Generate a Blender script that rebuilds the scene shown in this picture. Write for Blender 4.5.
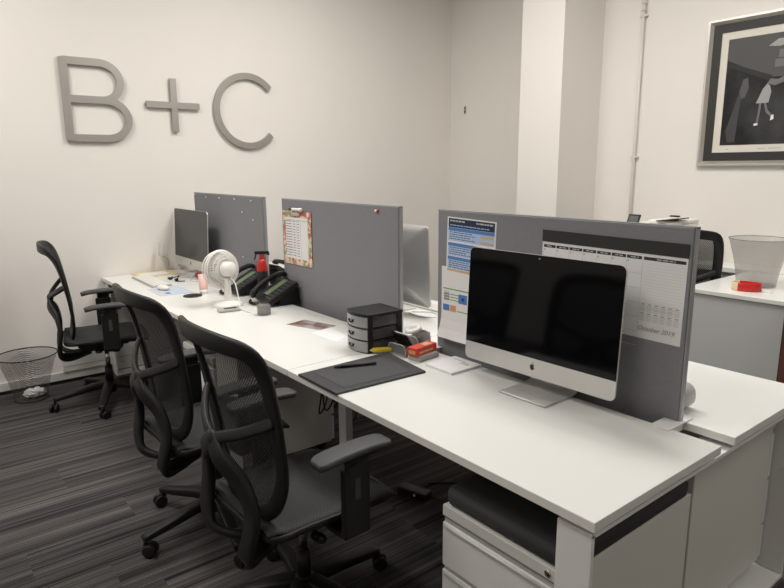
import bpy, bmesh, math, random
from mathutils import Vector, Matrix, Euler
random.seed(7)
PI = math.pi
for o in list(bpy.data.objects): bpy.data.objects.remove(o)
SC = bpy.context.scene
COL = SC.collection

# ------------------------------------------------------------------ camera
cam_d = bpy.data.cameras.new('camera'); cam = bpy.data.objects.new('camera', cam_d); COL.objects.link(cam)
CR = Vector((0.62310434, 0.78210879, -0.0068424)); CD = Vector((0.15213543, -0.12977791, -0.97980228)); CF = Vector((-0.76719997, 0.60947808, -0.19985164))
m = Matrix((CR, -CD, -CF)).transposed().to_4x4(); m.translation = Vector((0.70750737, -1.14196305, 1.53820214))
cam.matrix_world = m
cam_d.sensor_width = 36; cam_d.lens = 620.41 / 784 * 36; cam_d.clip_start = .05; cam_d.clip_end = 50
SC.camera = cam

# ------------------------------------------------------------------ world, exposure
SC.view_settings.view_transform = 'Standard'; SC.view_settings.look = 'None'
SC.view_settings.exposure = 0.0; SC.view_settings.gamma = 1; SC.view_settings.use_curve_mapping = False
w = bpy.data.worlds.new('world'); SC.world = w; w.use_nodes = True
w.node_tree.nodes['Background'].inputs[0].default_value = (1, .96, .9, 1); w.node_tree.nodes['Background'].inputs[1].default_value = .05

XW, YR, YF, XN, ZC = -4.212, 3.575, -3.3, 3.6, 3.5
H = .75
LIGHTS = [(-2.6, -1.2, 42), (-2.3, 1.3, 43), (-.5, -1.9, 13), (-.8, 1.8, 30), (1.8, 1.6, 15)]  # camera-side and right-hand lamps are added fill for desk fronts and column side
for i, (lx, ly, e) in enumerate(LIGHTS):
    ld = bpy.data.lights.new('ceiling_panel_light', 'AREA'); ld.shape = 'RECTANGLE'; ld.size = 1.2; ld.size_y = .6
    ld.energy = e; ld.color = (1, .972, .935)
    lo = bpy.data.objects.new('ceiling_panel_light', ld); lo.location = (lx, ly, ZC - .045); COL.objects.link(lo)

# ------------------------------------------------------------------ materials
def mat(name, col, rough=.5, metal=0, bump=0, bscale=200, spec=.5, trans=0, alpha=1, emit=None, var=0, vscale=8, coat=0):
    M = bpy.data.materials.new(name); M.use_nodes = True; nt = M.node_tree; b = nt.nodes['Principled BSDF']
    b.inputs['Base Color'].default_value = (*col, 1); b.inputs['Roughness'].default_value = rough; b.inputs['Metallic'].default_value = metal
    b.inputs['Specular IOR Level'].default_value = spec; b.inputs['Transmission Weight'].default_value = trans; b.inputs['Alpha'].default_value = alpha
    b.inputs['Coat Weight'].default_value = coat
    tc = nt.nodes.new('ShaderNodeTexCoord')
    if var:
        n = nt.nodes.new('ShaderNodeTexNoise'); n.inputs['Scale'].default_value = vscale; n.inputs['Detail'].default_value = 3
        nt.links.new(tc.outputs['Object'], n.inputs['Vector'])
        mx = nt.nodes.new('ShaderNodeMix'); mx.data_type = 'RGBA'
        mx.inputs[6].default_value = (*[max(0, c * (1 - var)) for c in col], 1); mx.inputs[7].default_value = (*[min(1, c * (1 + var)) for c in col], 1)
        nt.links.new(n.outputs['Fac'], mx.inputs[0]); nt.links.new(mx.outputs[2], b.inputs['Base Color'])
    if bump:
        n = nt.nodes.new('ShaderNodeTexNoise'); n.inputs['Scale'].default_value = bscale
        nt.links.new(tc.outputs['Object'], n.inputs['Vector'])
        bp = nt.nodes.new('ShaderNodeBump'); bp.inputs['Strength'].default_value = bump; bp.inputs['Distance'].default_value = .002
        nt.links.new(n.outputs['Fac'], bp.inputs['Height']); nt.links.new(bp.outputs[0], b.inputs['Normal'])
    if emit:
        b.inputs['Emission Color'].default_value = (*col, 1); b.inputs['Emission Strength'].default_value = emit
    return M
WALL = mat('wall_paint', (.82, .783, .738), .65, bump=.15, bscale=90, var=.02, vscale=1.5)
CEIL = mat('ceiling_paint', (.8, .79, .76), .8, bump=.2)
WHITE = mat('white_laminate', (.78, .78, .75), .32, bump=.03, var=.01)
WMETAL = mat('white_powder_coat', (.80, .80, .79), .4, bump=.04, bscale=500)
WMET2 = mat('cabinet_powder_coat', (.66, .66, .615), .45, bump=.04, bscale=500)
EDGE = mat('desk_edge_band', (.78, .77, .73), .45, bump=.02)
TRIM = mat('trim_white', (.75, .74, .71), .45, bump=.03)
SKIRT_SHADE = mat('skirting_shadow', (.012, .012, .013), .5)
SCREEN = mat('grey_fabric', (.235, .236, .252), .9, bump=.35, bscale=900, var=.06, vscale=60)
SCRTRIM = mat('aluminium_trim', (.36, .36, .38), .4, .6)
BLACK = mat('black_plastic', (.009, .0095, .010), .45, bump=.15, bscale=600, spec=.35)
PADM = mat('armpad_grey_black', (.045, .047, .050), .55, bump=.1, bscale=500)
DKF = mat('black_cushion_fabric', (.035, .036, .038), .85, bump=.4, bscale=800)
CHROME = mat('chrome', (.6, .6, .6), .15, 1)
ALU = mat('brushed_aluminium', (.62, .62, .61), .38, .85, bump=.03, bscale=300)
ALUS = mat('silver_chin', (.66, .65, .63), .4, .45)
GLASSB = mat('black_screen_glass', (.002, .002, .003), .08, spec=.25)
GLASSG = mat('dim_screen_glass', (.022, .022, .024), .25, spec=.5)
NICKEL = mat('brushed_nickel', (.40, .375, .35), .36, .55, bump=.05, bscale=300)
PAPER = mat('white_paper', (.83, .82, .82), .7)
INK = mat('dark_ink', (.03, .03, .035), .7)
GINK = mat('grey_ink', (.3, .3, .32), .7)
LINK_ = mat('light_grey_ink', (.58, .58, .6), .7)
NAVY = mat('navy_print', (.01, .025, .075), .6)
BLUE = mat('blue_print', (.08, .22, .55), .6)
PBLUE = mat('pale_blue_print', (.45, .58, .82), .6)
TAN = mat('tan_print', (.62, .47, .25), .6)
GREEN = mat('green_print', (.16, .38, .12), .6)
ORANGE = mat('orange_print', (.7, .35, .15), .6)
REDP = mat('red_plastic', (.55, .02, .015), .35)
REDB = mat('red_card', (.68, .06, .03), .5, var=.1, vscale=40)
YEL = mat('yellow_plastic', (.8, .62, .02), .4)
PINK = mat('pink_plastic', (.85, .55, .5), .5)
CREAM = mat('white_plastic', (.85, .83, .78), .35)
GREYP = mat('grey_plastic', (.42, .42, .41), .4)
LCD = mat('green_lcd', (.17, .25, .14), .25)
BROWNW = None
GLASS = mat('clear_glass', (.9, .92, .92), .05, trans=.95)
LIQ = mat('grey_liquid', (.35, .37, .37), .3, alpha=.8)
CABLEW = mat('white_cable', (.8, .8, .78), .4)
MANILA = mat('manila_card', (.70, .60, .38), .7)
LEMIT = mat('light_panel_diffuser', (1, .95, .88), .5, emit=3)

def smoke(name, col, a, rough=.2):
    M = mat(name, col, rough, alpha=a); return M
SMOKE = smoke('smoked_clear_plastic', (.30, .29, .27), .42)
CLEARG = smoke('frosted_clear_drawer', (.40, .41, .40), .78)
CLEARD = smoke('dark_clear_side', (.12, .12, .13), .7)
def weave(name, col, hole, sx, sz, thr=.0, axes=(0, 2)):
    """mesh cloth: dark threads with real holes"""
    M = bpy.data.materials.new(name); M.use_nodes = True; nt = M.node_tree; b = nt.nodes['Principled BSDF']
    b.inputs['Base Color'].default_value = (*col, 1); b.inputs['Roughness'].default_value = .7
    tc = nt.nodes.new('ShaderNodeTexCoord'); sp = nt.nodes.new('ShaderNodeSeparateXYZ'); nt.links.new(tc.outputs['Object'], sp.inputs[0])
    def mt(op, a, b_=None):
        n = nt.nodes.new('ShaderNodeMath'); n.operation = op
        for i, v in enumerate((a, b_)):
            if v is None: continue
            if isinstance(v, (int, float)): n.inputs[i].default_value = v
            else: nt.links.new(v, n.inputs[i])
        return n.outputs[0]
    a = mt('SINE', mt('MULTIPLY', sp.outputs[axes[0]], 2 * PI / sx)); c = mt('SINE', mt('MULTIPLY', sp.outputs[axes[1]], 2 * PI / sz))
    g = mt('GREATER_THAN', mt('MULTIPLY', a, c), thr)
    al = mt('SUBTRACT', 1.0, mt('MULTIPLY', g, hole)); nt.links.new(al, b.inputs['Alpha'])
    mx = nt.nodes.new('ShaderNodeMix'); mx.data_type = 'RGBA'; mx.inputs[6].default_value = (*[c_ * .6 for c_ in col], 1); mx.inputs[7].default_value = (*[c_ * 1.7 for c_ in col], 1)
    nt.links.new(g, mx.inputs[0]); nt.links.new(mx.outputs[2], b.inputs['Base Color'])
    return M
MESH = weave('chair_back_mesh', (.026, .026, .027), .55, .011, .011, .1)
SEATM = weave('chair_seat_weave', (.018, .018, .0185), 0, .016, .012, .0, (0, 1))
WIREM = weave('wire_basket_mesh', (.12, .11, .10), 1.0, .009, .009, -.25)

def carpet():
    M = bpy.data.materials.new('striped_carpet_plank'); M.use_nodes = True; nt = M.node_tree; b = nt.nodes['Principled BSDF']
    b.inputs['Roughness'].default_value = .95; b.inputs['Specular IOR Level'].default_value = .1
    N = nt.nodes.new; L = nt.links.new
    tc = N('ShaderNodeTexCoord'); sp = N('ShaderNodeSeparateXYZ'); L(tc.outputs['Object'], sp.inputs[0])
    def mt(op, a, b_=None):
        n = N('ShaderNodeMath'); n.operation = op
        for i, v in enumerate((a, b_)):
            if v is None: continue
            if isinstance(v, (int, float)): n.inputs[i].default_value = v
            else: L(v, n.inputs[i])
        return n.outputs[0]
    pid = mt('FLOOR', mt('DIVIDE', sp.outputs[0], .25))
    wn = N('ShaderNodeTexWhiteNoise'); wn.noise_dimensions = '1D'; L(pid, wn.inputs['W'])
    yo = mt('ADD', sp.outputs[1], wn.outputs['Value']); qid = mt('FLOOR', yo)
    wn2 = N('ShaderNodeTexWhiteNoise'); wn2.noise_dimensions = '2D'; cv = N('ShaderNodeCombineXYZ'); L(pid, cv.inputs[0]); L(qid, cv.inputs[1]); L(cv.outputs[0], wn2.inputs['Vector'])
    off = mt('MULTIPLY', wn2.outputs['Value'], 40)
    def stripes(fx, fy, det):
        c = N('ShaderNodeCombineXYZ'); L(mt('ADD', mt('MULTIPLY', sp.outputs[0], fx), off), c.inputs[0]); L(mt('MULTIPLY', sp.outputs[1], fy), c.inputs[1])
        n = N('ShaderNodeTexNoise'); n.inputs['Scale'].default_value = 1; n.inputs['Detail'].default_value = det; L(c.outputs[0], n.inputs['Vector']); return n.outputs['Fac']
    s1 = stripes(22, .35, 2); s2 = stripes(95, .9, 2); s3 = stripes(400, 200, 2)
    v = mt('ADD', mt('MULTIPLY', s1, .5), mt('MULTIPLY', s2, .5))
    cr = N('ShaderNodeValToRGB'); e = cr.color_ramp.elements
    e[0].position = .37; e[0].color = (.022, .021, .023, 1); e[1].position = .45; e[1].color = (.066, .061, .062, 1)
    k = e.new(.54); k.color = (.096, .089, .087, 1); k = e.new(.64); k.color = (.155, .142, .137, 1)
    L(v, cr.inputs[0])
    mx = N('ShaderNodeMix'); mx.data_type = 'RGBA'; mx.blend_type = 'MULTIPLY'; mx.inputs[0].default_value = .6
    L(cr.outputs[0], mx.inputs[6]); cr2 = N('ShaderNodeValToRGB'); cr2.color_ramp.elements[0].position = .3; cr2.color_ramp.elements[0].color = (.4, .4, .4, 1); cr2.color_ramp.elements[1].position = .7; cr2.color_ramp.elements[1].color = (1.4, 1.4, 1.4, 1)
    L(s3, cr2.inputs[0]); L(cr2.outputs[0], mx.inputs[7]); L(mx.outputs[2], b.inputs['Base Color'])
    bp = N('ShaderNodeBump'); bp.inputs['Strength'].default_value = .5; bp.inputs['Distance'].default_value = .004; L(s3, bp.inputs['Height']); L(bp.outputs[0], b.inputs['Normal'])
    return M
CARPET = carpet()
def wood():
    M = mat('dark_brown_wood', (.05, .02, .012), .5); nt = M.node_tree; b = nt.nodes['Principled BSDF']
    tc = nt.nodes.new('ShaderNodeTexCoord'); mp = nt.nodes.new('ShaderNodeMapping'); mp.inputs['Scale'].default_value = (40, 40, 3)
    n = nt.nodes.new('ShaderNodeTexNoise'); n.inputs['Scale'].default_value = 1; n.inputs['Detail'].default_value = 5
    cr = nt.nodes.new('ShaderNodeValToRGB'); cr.color_ramp.elements[0].color = (.025, .009, .006, 1); cr.color_ramp.elements[1].color = (.11, .045, .028, 1)
    cr.color_ramp.elements[0].position = .35; cr.color_ramp.elements[1].position = .65
    nt.links.new(tc.outputs['Object'], mp.inputs[0]); nt.links.new(mp.outputs[0], n.inputs[0]); nt.links.new(n.outputs[0], cr.inputs[0]); nt.links.new(cr.outputs[0], b.inputs['Base Color'])
    return M
BROWNW = wood()
def floral():
    M = mat('floral_pattern_card', (.7, .5, .4), .6); nt = M.node_tree; b = nt.nodes['Principled BSDF']
    tc = nt.nodes.new('ShaderNodeTexCoord'); n = nt.nodes.new('ShaderNodeTexVoronoi'); n.inputs['Scale'].default_value = 45
    sp = nt.nodes.new('ShaderNodeSeparateColor'); cr = nt.nodes.new('ShaderNodeValToRGB'); cr.color_ramp.interpolation = 'CONSTANT'
    e = cr.color_ramp.elements; e[0].color = (.75, .62, .45, 1); e[1].position = .3; e[1].color = (.55, .12, .12, 1)
    for p, c in ((.5, (.25, .38, .15, 1)), (.65, (.8, .7, .55, 1)), (.82, (.6, .25, .22, 1))): k = e.new(p); k.color = c
    nt.links.new(tc.outputs['Object'], n.inputs['Vector']); nt.links.new(n.outputs['Color'], sp.inputs[0]); nt.links.new(sp.outputs[0], cr.inputs[0]); nt.links.new(cr.outputs[0], b.inputs['Base Color'])
    return M
FLORAL = floral()
def photo_mat():
    M = mat('postcard_photo', (.3, .2, .15), .3); nt = M.node_tree; b = nt.nodes['Principled BSDF']
    tc = nt.nodes.new('ShaderNodeTexCoord'); n = nt.nodes.new('ShaderNodeTexNoise'); n.inputs['Scale'].default_value = 14; n.inputs['Detail'].default_value = 3
    cr = nt.nodes.new('ShaderNodeValToRGB'); e = cr.color_ramp.elements; e[0].position = .38; e[0].color = (.10, .10, .11, 1); e[1].position = .6; e[1].color = (.42, .40, .40, 1)
    k = e.new(.46); k.color = (.26, .15, .11, 1)
    nt.links.new(tc.outputs['Object'], n.inputs[0]); nt.links.new(n.outputs[0], cr.inputs[0]); nt.links.new(cr.outputs[0], b.inputs['Base Color'])
    return M
PHOTO = photo_mat()
def mono_mat():
    M = mat('monochrome_print', (.05, .05, .05), .55, spec=.3); nt = M.node_tree; b = nt.nodes['Principled BSDF']
    tc = nt.nodes.new('ShaderNodeTexCoord'); n = nt.nodes.new('ShaderNodeTexNoise'); n.inputs['Scale'].default_value = 3.5; n.inputs['Detail'].default_value = 4
    cr = nt.nodes.new('ShaderNodeValToRGB'); e = cr.color_ramp.elements; e[0].position = .4; e[0].color = (.008, .0085, .009, 1); e[1].position = .75; e[1].color = (.06, .06, .06, 1)
    nt.links.new(tc.outputs['Object'], n.inputs[0]); nt.links.new(n.outputs[0], cr.inputs[0]); nt.links.new(cr.outputs[0], b.inputs['Base Color'])
    return M
MONO = mono_mat()
MATG = mat('charcoal_mount', (.022, .022, .021), .55)
IVORY = mat('ivory_mount', (.72, .68, .60), .7)
MGREY = mat('print_grey', (.15, .15, .15), .5); MLIGHT = mat('print_light_grey', (.34, .34, .33), .5); MDARK = mat('print_black', (.008, .008, .009), .5)
SILVERF = mat('silver_frame', (.60, .57, .52), .35, .7)

# ------------------------------------------------------------------ mesh helpers
class MB:
    def __init__(s): s.bm = bmesh.new(); s.mats = []
    def mi(s, m):
        if m not in s.mats: s.mats.append(m)
        return s.mats.index(m)
    def merge(s, b, m, M=None, smooth=False):
        i = s.mi(m)
        if M is not None: bmesh.ops.transform(b, matrix=M, verts=b.verts)
        for f in b.faces: f.material_index = i; f.smooth = smooth
        me = bpy.data.meshes.new('tmp'); b.to_mesh(me); b.free(); s.bm.from_mesh(me); bpy.data.meshes.remove(me); return s
    def box(s, c, d, m, bev=0, rot=None, seg=2, M=None):
        b = bmesh.new(); bmesh.ops.create_cube(b, size=1); bmesh.ops.scale(b, vec=d, verts=b.verts)
        if bev: bmesh.ops.bevel(b, geom=b.edges[:], offset=bev, segments=seg, affect='EDGES', profile=.5)
        T = Matrix.Translation(c)
        if rot: T = T @ Euler(rot).to_matrix().to_4x4()
        if M is not None: T = M @ T
        return s.merge(b, m, T)
    def bx(s, x0, x1, y0, y1, z0, z1, m, bev=0): return s.box(((x0 + x1) / 2, (y0 + y1) / 2, (z0 + z1) / 2), (x1 - x0, y1 - y0, z1 - z0), m, bev)
    def cyl(s, a, b_, r, m, r2=None, n=20, bev=0):
        a = Vector(a); b_ = Vector(b_); b = bmesh.new(); L = (b_ - a).length
        bmesh.ops.create_cone(b, cap_ends=True, segments=n, radius1=r, radius2=r if r2 is None else r2, depth=L)
        if bev:
            ed = [e for e in b.edges if len([f for f in e.link_faces if len(f.verts) > 4]) == 1]
            bmesh.ops.bevel(b, geom=ed, offset=bev, segments=2, affect='EDGES', profile=.5)
        q = (b_ - a).to_track_quat('Z', 'Y').to_matrix().to_4x4()
        s.merge(b, m, Matrix.Translation((a + b_) / 2) @ q, True)
        return s
    def lathe(s, prof, m, M=None, n=32, squash=1):
        b = bmesh.new(); rings = []
        for r, z in prof:
            if r < 1e-6: rings.append([b.verts.new((0, 0, z))])
            else: rings.append([b.verts.new((r * math.cos(2 * PI * k / n), squash * r * math.sin(2 * PI * k / n), z)) for k in range(n)])
        for A, B in zip(rings, rings[1:]):
            for k in range(n):
                k2 = (k + 1) % n
                if len(A) == 1 and len(B) == 1: continue
                if len(A) == 1: b.faces.new((A[0], B[k], B[k2]))
                elif len(B) == 1: b.faces.new((A[k], A[k2], B[0]))
                else: b.faces.new((A[k], A[k2], B[k2], B[k]))
        bmesh.ops.recalc_face_normals(b, faces=b.faces)
        return s.merge(b, m, M, True)
    def sweep(s, pts, prof, m, up=(0, 0, 1), closed=False, scales=None, smooth=True, cap=True):
        """sweep a 2D profile (side, up) along a path; up may be one vector or one per point"""
        pts = [Vector(p) for p in pts]; n = len(pts); b = bmesh.new(); rings = []
        for i, p in enumerate(pts):
            if closed: t = pts[(i + 1) % n] - pts[i - 1]
            else: t = pts[min(i + 1, n - 1)] - pts[max(i - 1, 0)]
            t.normalize(); u = Vector(up[i]) if isinstance(up, list) else Vector(up)
            sd = t.cross(u)
            if sd.length < 1e-4: sd = t.cross(Vector((1, 0, .1)))
            sd.normalize(); u2 = sd.cross(t).normalized(); k = 1 if scales is None else scales[i]
            kx, ky = k if isinstance(k, tuple) else (k, k)
            rings.append([b.verts.new(p + sd * (a * kx) + u2 * (c * ky)) for a, c in prof])
        q = len(prof)
        for i in range(n if closed else n - 1):
            A, B = rings[i], rings[(i + 1) % n]
            for k in range(q): b.faces.new((A[k], A[(k + 1) % q], B[(k + 1) % q], B[k]))
        if cap and not closed: b.faces.new(rings[0]); b.faces.new(rings[-1][::-1])
        bmesh.ops.recalc_face_normals(b, faces=b.faces)
        return s.merge(b, m, None, smooth)
    def tube(s, pts, r, m, n=8, **k): return s.sweep(smooth_path(pts) if len(pts) > 2 else pts, circ(r, n), m, **k)
    def prism(s, poly, t, m, M=None, bev=0):
        """polygon in XY extruded t along +Z"""
        b = bmesh.new(); lo = [b.verts.new((x, y, 0)) for x, y in poly]; hi = [b.verts.new((x, y, t)) for x, y in poly]; n = len(poly)
        f1 = b.faces.new(lo[::-1]); f2 = b.faces.new(hi)
        for k in range(n): b.faces.new((lo[k], lo[(k + 1) % n], hi[(k + 1) % n], hi[k]))
        if bev: bmesh.ops.bevel(b, geom=list(f2.edges), offset=bev, segments=2, affect='EDGES', profile=.5)
        bmesh.ops.recalc_face_normals(b, faces=b.faces)
        return s.merge(b, m, M)
    def sphere(s, c, r, m, sc=(1, 1, 1), seg=20):
        b = bmesh.new(); bmesh.ops.create_uvsphere(b, u_segments=seg, v_segments=seg // 2, radius=r)
        return s.merge(b, m, Matrix.Translation(c) @ Matrix.Diagonal((*sc, 1)), True)
    def build(s, name, parent=None, loc=None, rot=None, autosm=False):
        me = bpy.data.meshes.new(name); s.bm.to_mesh(me); s.bm.free()
        for m_ in s.mats: me.materials.append(m_)
        o = bpy.data.objects.new(name, me); COL.objects.link(o)
        if parent: o.parent = parent
        if loc is not None: o.location = loc
        if rot is not None: o.rotation_euler = rot
        return o
def circ(r, n=8, ry=None): return [(r * math.cos(2 * PI * k / n), (ry or r) * math.sin(2 * PI * k / n)) for k in range(n)]
def rrect(w, h, r, n=3):
    out = []
    for cx, cy, a0 in ((w / 2 - r, h / 2 - r, 0), (-w / 2 + r, h / 2 - r, 90), (-w / 2 + r, -h / 2 + r, 180), (w / 2 - r, -h / 2 + r, 270)):
        for k in range(n + 1): a = math.radians(a0 + 90 * k / n); out.append((cx + r * math.cos(a), cy + r * math.sin(a)))
    return out
def smooth_path(pts, sub=6, closed=False):
    P = [Vector(p) for p in pts]; out = []; n = len(P)
    for i in range(n if closed else n - 1):
        p0, p1, p2, p3 = (P[(i - 1) % n], P[i], P[(i + 1) % n], P[(i + 2) % n]) if closed else (P[max(i - 1, 0)], P[i], P[i + 1], P[min(i + 2, n - 1)])
        for k in range(sub):
            t = k / sub
            out.append(.5 * ((2 * p1) + (-p0 + p2) * t + (2 * p0 - 5 * p1 + 4 * p2 - p3) * t * t + (-p0 + 3 * p1 - 3 * p2 + p3) * t ** 3))
    if not closed: out.append(P[-1])
    return out
def tag(o, label=None, cat=None, group=None, kind=None):
    if label: o['label'] = label
    if cat: o['category'] = cat
    if group: o['group'] = group
    if kind: o['kind'] = kind
    return o
def thing(name, label, cat, loc=(0, 0, 0), rz=0, group=None):
    o = bpy.data.objects.new(name, None); o.empty_display_size = .1; COL.objects.link(o); o.location = loc; o.rotation_euler = (0, 0, rz)
    return tag(o, label, cat, group)
def struct(name, mb, parent=None):
    o = mb.build(name, parent)
    if not parent: o['kind'] = 'structure'
    return o
def copy_tree(o, parent=None):
    c = o.copy(); COL.objects.link(c)
    if parent: c.parent = parent
    for ch in list(o.children): copy_tree(ch, c)
    return c
RX = Matrix.Rotation(PI / 2, 4, 'X')      # XY polygon -> XZ, facing -Y

# ------------------------------------------------------------------ room
struct('floor', MB().bx(XW - .1, XN + .1, YF - .1, YR + .1, -.1, 0, CARPET))
struct('ceiling', MB().bx(XW - .1, XN + .1, YF - .1, YR + .1, ZC, ZC + .1, CEIL))
struct('wall_left', MB().bx(XW - .1, XW, YF - .1, YR + .1, 0, ZC, WALL))
struct('wall_back', MB().bx(XW, XN, YR, YR + .1, 0, ZC, WALL))
struct('wall_front', MB().bx(XW, XN, YF - .1, YF, 0, ZC, WALL))
struct('wall_right', MB().bx(XN, XN + .1, YF, YR, 0, ZC, WALL))
c = struct('trim_1', MB().bx(-2.838, -2.425, 3.05, YR, 0, ZC, WALL)); c['label'] = 'white boxed-out column on the back wall'
struct('baseboard_left', MB().bx(XW, XW + .012, YF, YR, 0, .026, SKIRT_SHADE).bx(XW, XW + .022, YF, YR, .026, .085, TRIM, .003))  # dark lower strip paints the shadow under the raised white board
struct('baseboard_back', MB().bx(XW, XN, YR - .02, YR, .02, .085, TRIM, .003))
struct('trim_2', MB().bx(XW, XW + .035, -.33, 3.0, .085, .235, TRIM, .004).bx(XW + .034, XW + .037, -.32, 3.0, .125, .128, GINK))
PIPE = mat('cream_pipe_paint', (.72, .69, .62), .5)
p = MB().cyl((-2.07, YR - .022, 0), (-2.07, YR - .022, ZC), .012, PIPE)
for z in (2.70, 2.75): p.cyl((-2.07, YR - .022, z), (-2.07, YR - .022, z + .02), .018, PIPE)
for z in (.5, 1.6, 2.66): p.bx(-2.1, -2.04, YR - .03, YR, z, z + .015, PIPE, .002)
struct('trim_3', p)
sw = MB().bx(-4.015, -3.985, YR - .004, YR, 2.07, 2.15, GREYP, .002).bx(-4.008, -3.992, YR - .008, YR - .003, 2.085, 2.105, INK).bx(-4.008, -3.992, YR - .008, YR - .003, 2.12, 2.135, INK)
tag(sw.build('wall_sensor'), 'tiny grey sensor high on the back wall near the room corner', 'sensor')
for i, (lx, ly, e) in enumerate(LIGHTS):
    pos = ('nearest the wall sign', 'over the far row', 'added near the camera as fill for the desk fronts', 'over the near far-side desk', 'added towards the right wall as fill for the column side')[i]
    t = thing('ceiling_light', 'flush white rectangular ceiling light ' + pos, 'ceiling light', (lx, ly, ZC - .04), group='ceiling lights')
    MB().bx(-.63, .63, -.33, -.3, 0, .04, TRIM).bx(-.63, .63, .3, .33, 0, .04, TRIM).bx(-.63, -.6, -.3, .3, 0, .04, TRIM).bx(.6, .63, -.3, .3, 0, .04, TRIM).build('frame', t)
    MB().bx(-.6, .6, -.3, .3, .01, .03, LEMIT).build('diffuser', t)

# ------------------------------------------------------------------ wall sign B + C : coordinates (y, z) on the wall
def ribbon(mb, pts, wd, z0, z1, m, closed=False):
    """flat letter stroke in local XY, thickness z0..z1"""
    P = [Vector((x, y)) for x, y in pts]; n = len(P); Lf = []; Rt = []
    for i, p_ in enumerate(P):
        a = (P[i] - P[i - 1]).normalized() if (i > 0 or closed) else None; b = (P[(i + 1) % n] - P[i]).normalized() if (i < n - 1 or closed) else None
        a = a or b; b = b or a; na = Vector((-a.y, a.x)); nb = Vector((-b.y, b.x)); k = (na + nb).normalized(); k /= max(.4, k.dot(na))
        Lf.append(p_ + k * wd / 2); Rt.append(p_ - k * wd / 2)
    b = bmesh.new(); V = [[b.verts.new((q.x, q.y, z)) for q in (Lf[i], Rt[i]) for z in (z0, z1)] for i in range(n)]
    for i in range(n - 1):
        A, B = V[i], V[i + 1]
        for j, k in ((0, 1), (1, 3), (3, 2), (2, 0)): b.faces.new((A[j], A[k], B[k], B[j]))
    b.faces.new((V[0][0], V[0][1], V[0][3], V[0][2])); b.faces.new((V[-1][0], V[-1][2], V[-1][3], V[-1][1]))
    bmesh.ops.recalc_face_normals(b, faces=b.faces)
    mb.merge(b, m)
def arc(cx, cy, rx, ry, a0, a1, n=24): return [(cx + rx * math.cos(math.radians(a0 + (a1 - a0) * k / n)), cy + ry * math.sin(math.radians(a0 + (a1 - a0) * k / n))) for k in range(n + 1)]
SR = Matrix(((0, 0, 1, XW), (1, 0, 0, 0), (0, 1, 0, 0), (0, 0, 0, 1)))  # local (x,y,z)->(world y, world z, world x)
def letter(name, label, strokes, wd=.05):
    mb = MB()
    for k_, s_ in enumerate(strokes): ribbon(mb, s_, wd, .010 + .0004 * k_, .032 - .0006 * k_, NICKEL)
    ends = strokes[0]
    for q in (ends[0], ends[len(ends) // 2], ends[-1]):
        mb.merge(_pin(q), NICKEL)
    o = mb.build(name); o.data.transform(SR); tag(o, label, 'wall letter'); return o
def _pin(q):
    b = bmesh.new(); bmesh.ops.create_cone(b, cap_ends=True, segments=8, radius1=.006, radius2=.006, depth=.024); bmesh.ops.translate(b, vec=(q[0] * 1, q[1], .012), verts=b.verts); return b
x0, zt, zb, zm = -.114, 2.276, 1.758, 2.022
letter('sign_letter_b', 'large brushed metal letter B mounted on the white wall', [
    [(x0, zb - .02), (x0, zt + .02)],
    [(x0, zt)] + [(.10, zt)] + arc(.115, (zt + zm) / 2, .137, (zt - zm) / 2, 90, -90) + [(.10, zm), (x0, zm)],
    arc(.135, (zm + zb) / 2, .155, (zm - zb) / 2, 90, -90) + [(.12, zb), (x0, zb)]])
letter('sign_plus', 'brushed metal plus sign mounted between two letters on the wall', [[(.425, 2.014), (.83, 2.014)], [(.634, 2.21), (.634, 1.819)]], .047)
letter('sign_letter_c', 'large brushed metal letter C mounted on the white wall', [arc(1.245, 2.0, .272, .277, 42, 318, 48)])

# ------------------------------------------------------------------ benches
DXS = [(-1.405, 0), (-2.81, -1.407), (-4.205, -2.812)]
near_l = ['white desktop with the graphics tablet and large screen on it', 'white desktop with the desk fan and telephones on it', 'white desktop nearest the sign wall with keyboard and mouse']
far_l = ['white far side desktop behind the nearest grey partition', 'white far side desktop behind the middle grey partition', 'white far side desktop behind the partition by the sign wall']
for (xa, xb), l1, l2 in zip(DXS, near_l, far_l):
    for (ya, yb), l in (((0, .624), l1), ((.711, 1.335), l2)):
        mb = MB().bx(xa + .001, xb - .001, ya, yb, H - .026, H, WHITE, .0015)
        mb.bx(xa + .001, xb - .001, ya - .0008, ya + .001, H - .025, H - .0015, EDGE)
        mb.build('tmp')
        o = COL.objects['tmp']; o.name = 'desktop'; tag(o, l, 'desktop', 'bench desktops')
bf = thing('bench_frame', 'white steel frame carrying the six bench desktops', 'desk frame', (0, 0, 0))
for i, (xa, xb) in enumerate(((-.112, -.014), (XW + .014, XW + .11))):
    MB().bx(xa, xb, .014, .026, .02, H - .044, WMETAL, .002).build('leg', bf)
    MB().bx(xa, xb, 1.302, 1.314, .02, H - .044, WMETAL, .002).build('leg', bf)
    MB().bx(xa, xb, .014, 1.314, .004, .02, WMETAL, .002).build('foot_rail', bf)
    MB().bx(xa, xb, .014, 1.314, H - .056, H - .043, WMETAL, .002).build('cross_beam', bf)
    for y in (.03, .25, .55, .75, 1.0, 1.23): MB().bx(xa + .005, xb - .002, y, y + .07, H - .044, H - .0262, WMETAL).build('spacer', bf)
for x in (-1.37, -2.79):
    MB().box((x, .25, (H - .07) / 2), (.055, .035, H - .07), WMETAL, .003).build('leg', bf)
    MB().box((x, 1.08, (H - .07) / 2), (.055, .035, H - .07), WMETAL, .003).build('leg', bf)
    MB().bx(x - .03, x + .03, .06, 1.28, H - .07, H - .03, WMETAL, .003).build('cross_beam', bf)
for y in (.18, 1.15): MB().bx(-4.1, -.11, y - .02, y + .02, H - .07, H - .032, WMETAL, .003).build('long_beam', bf)
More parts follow.
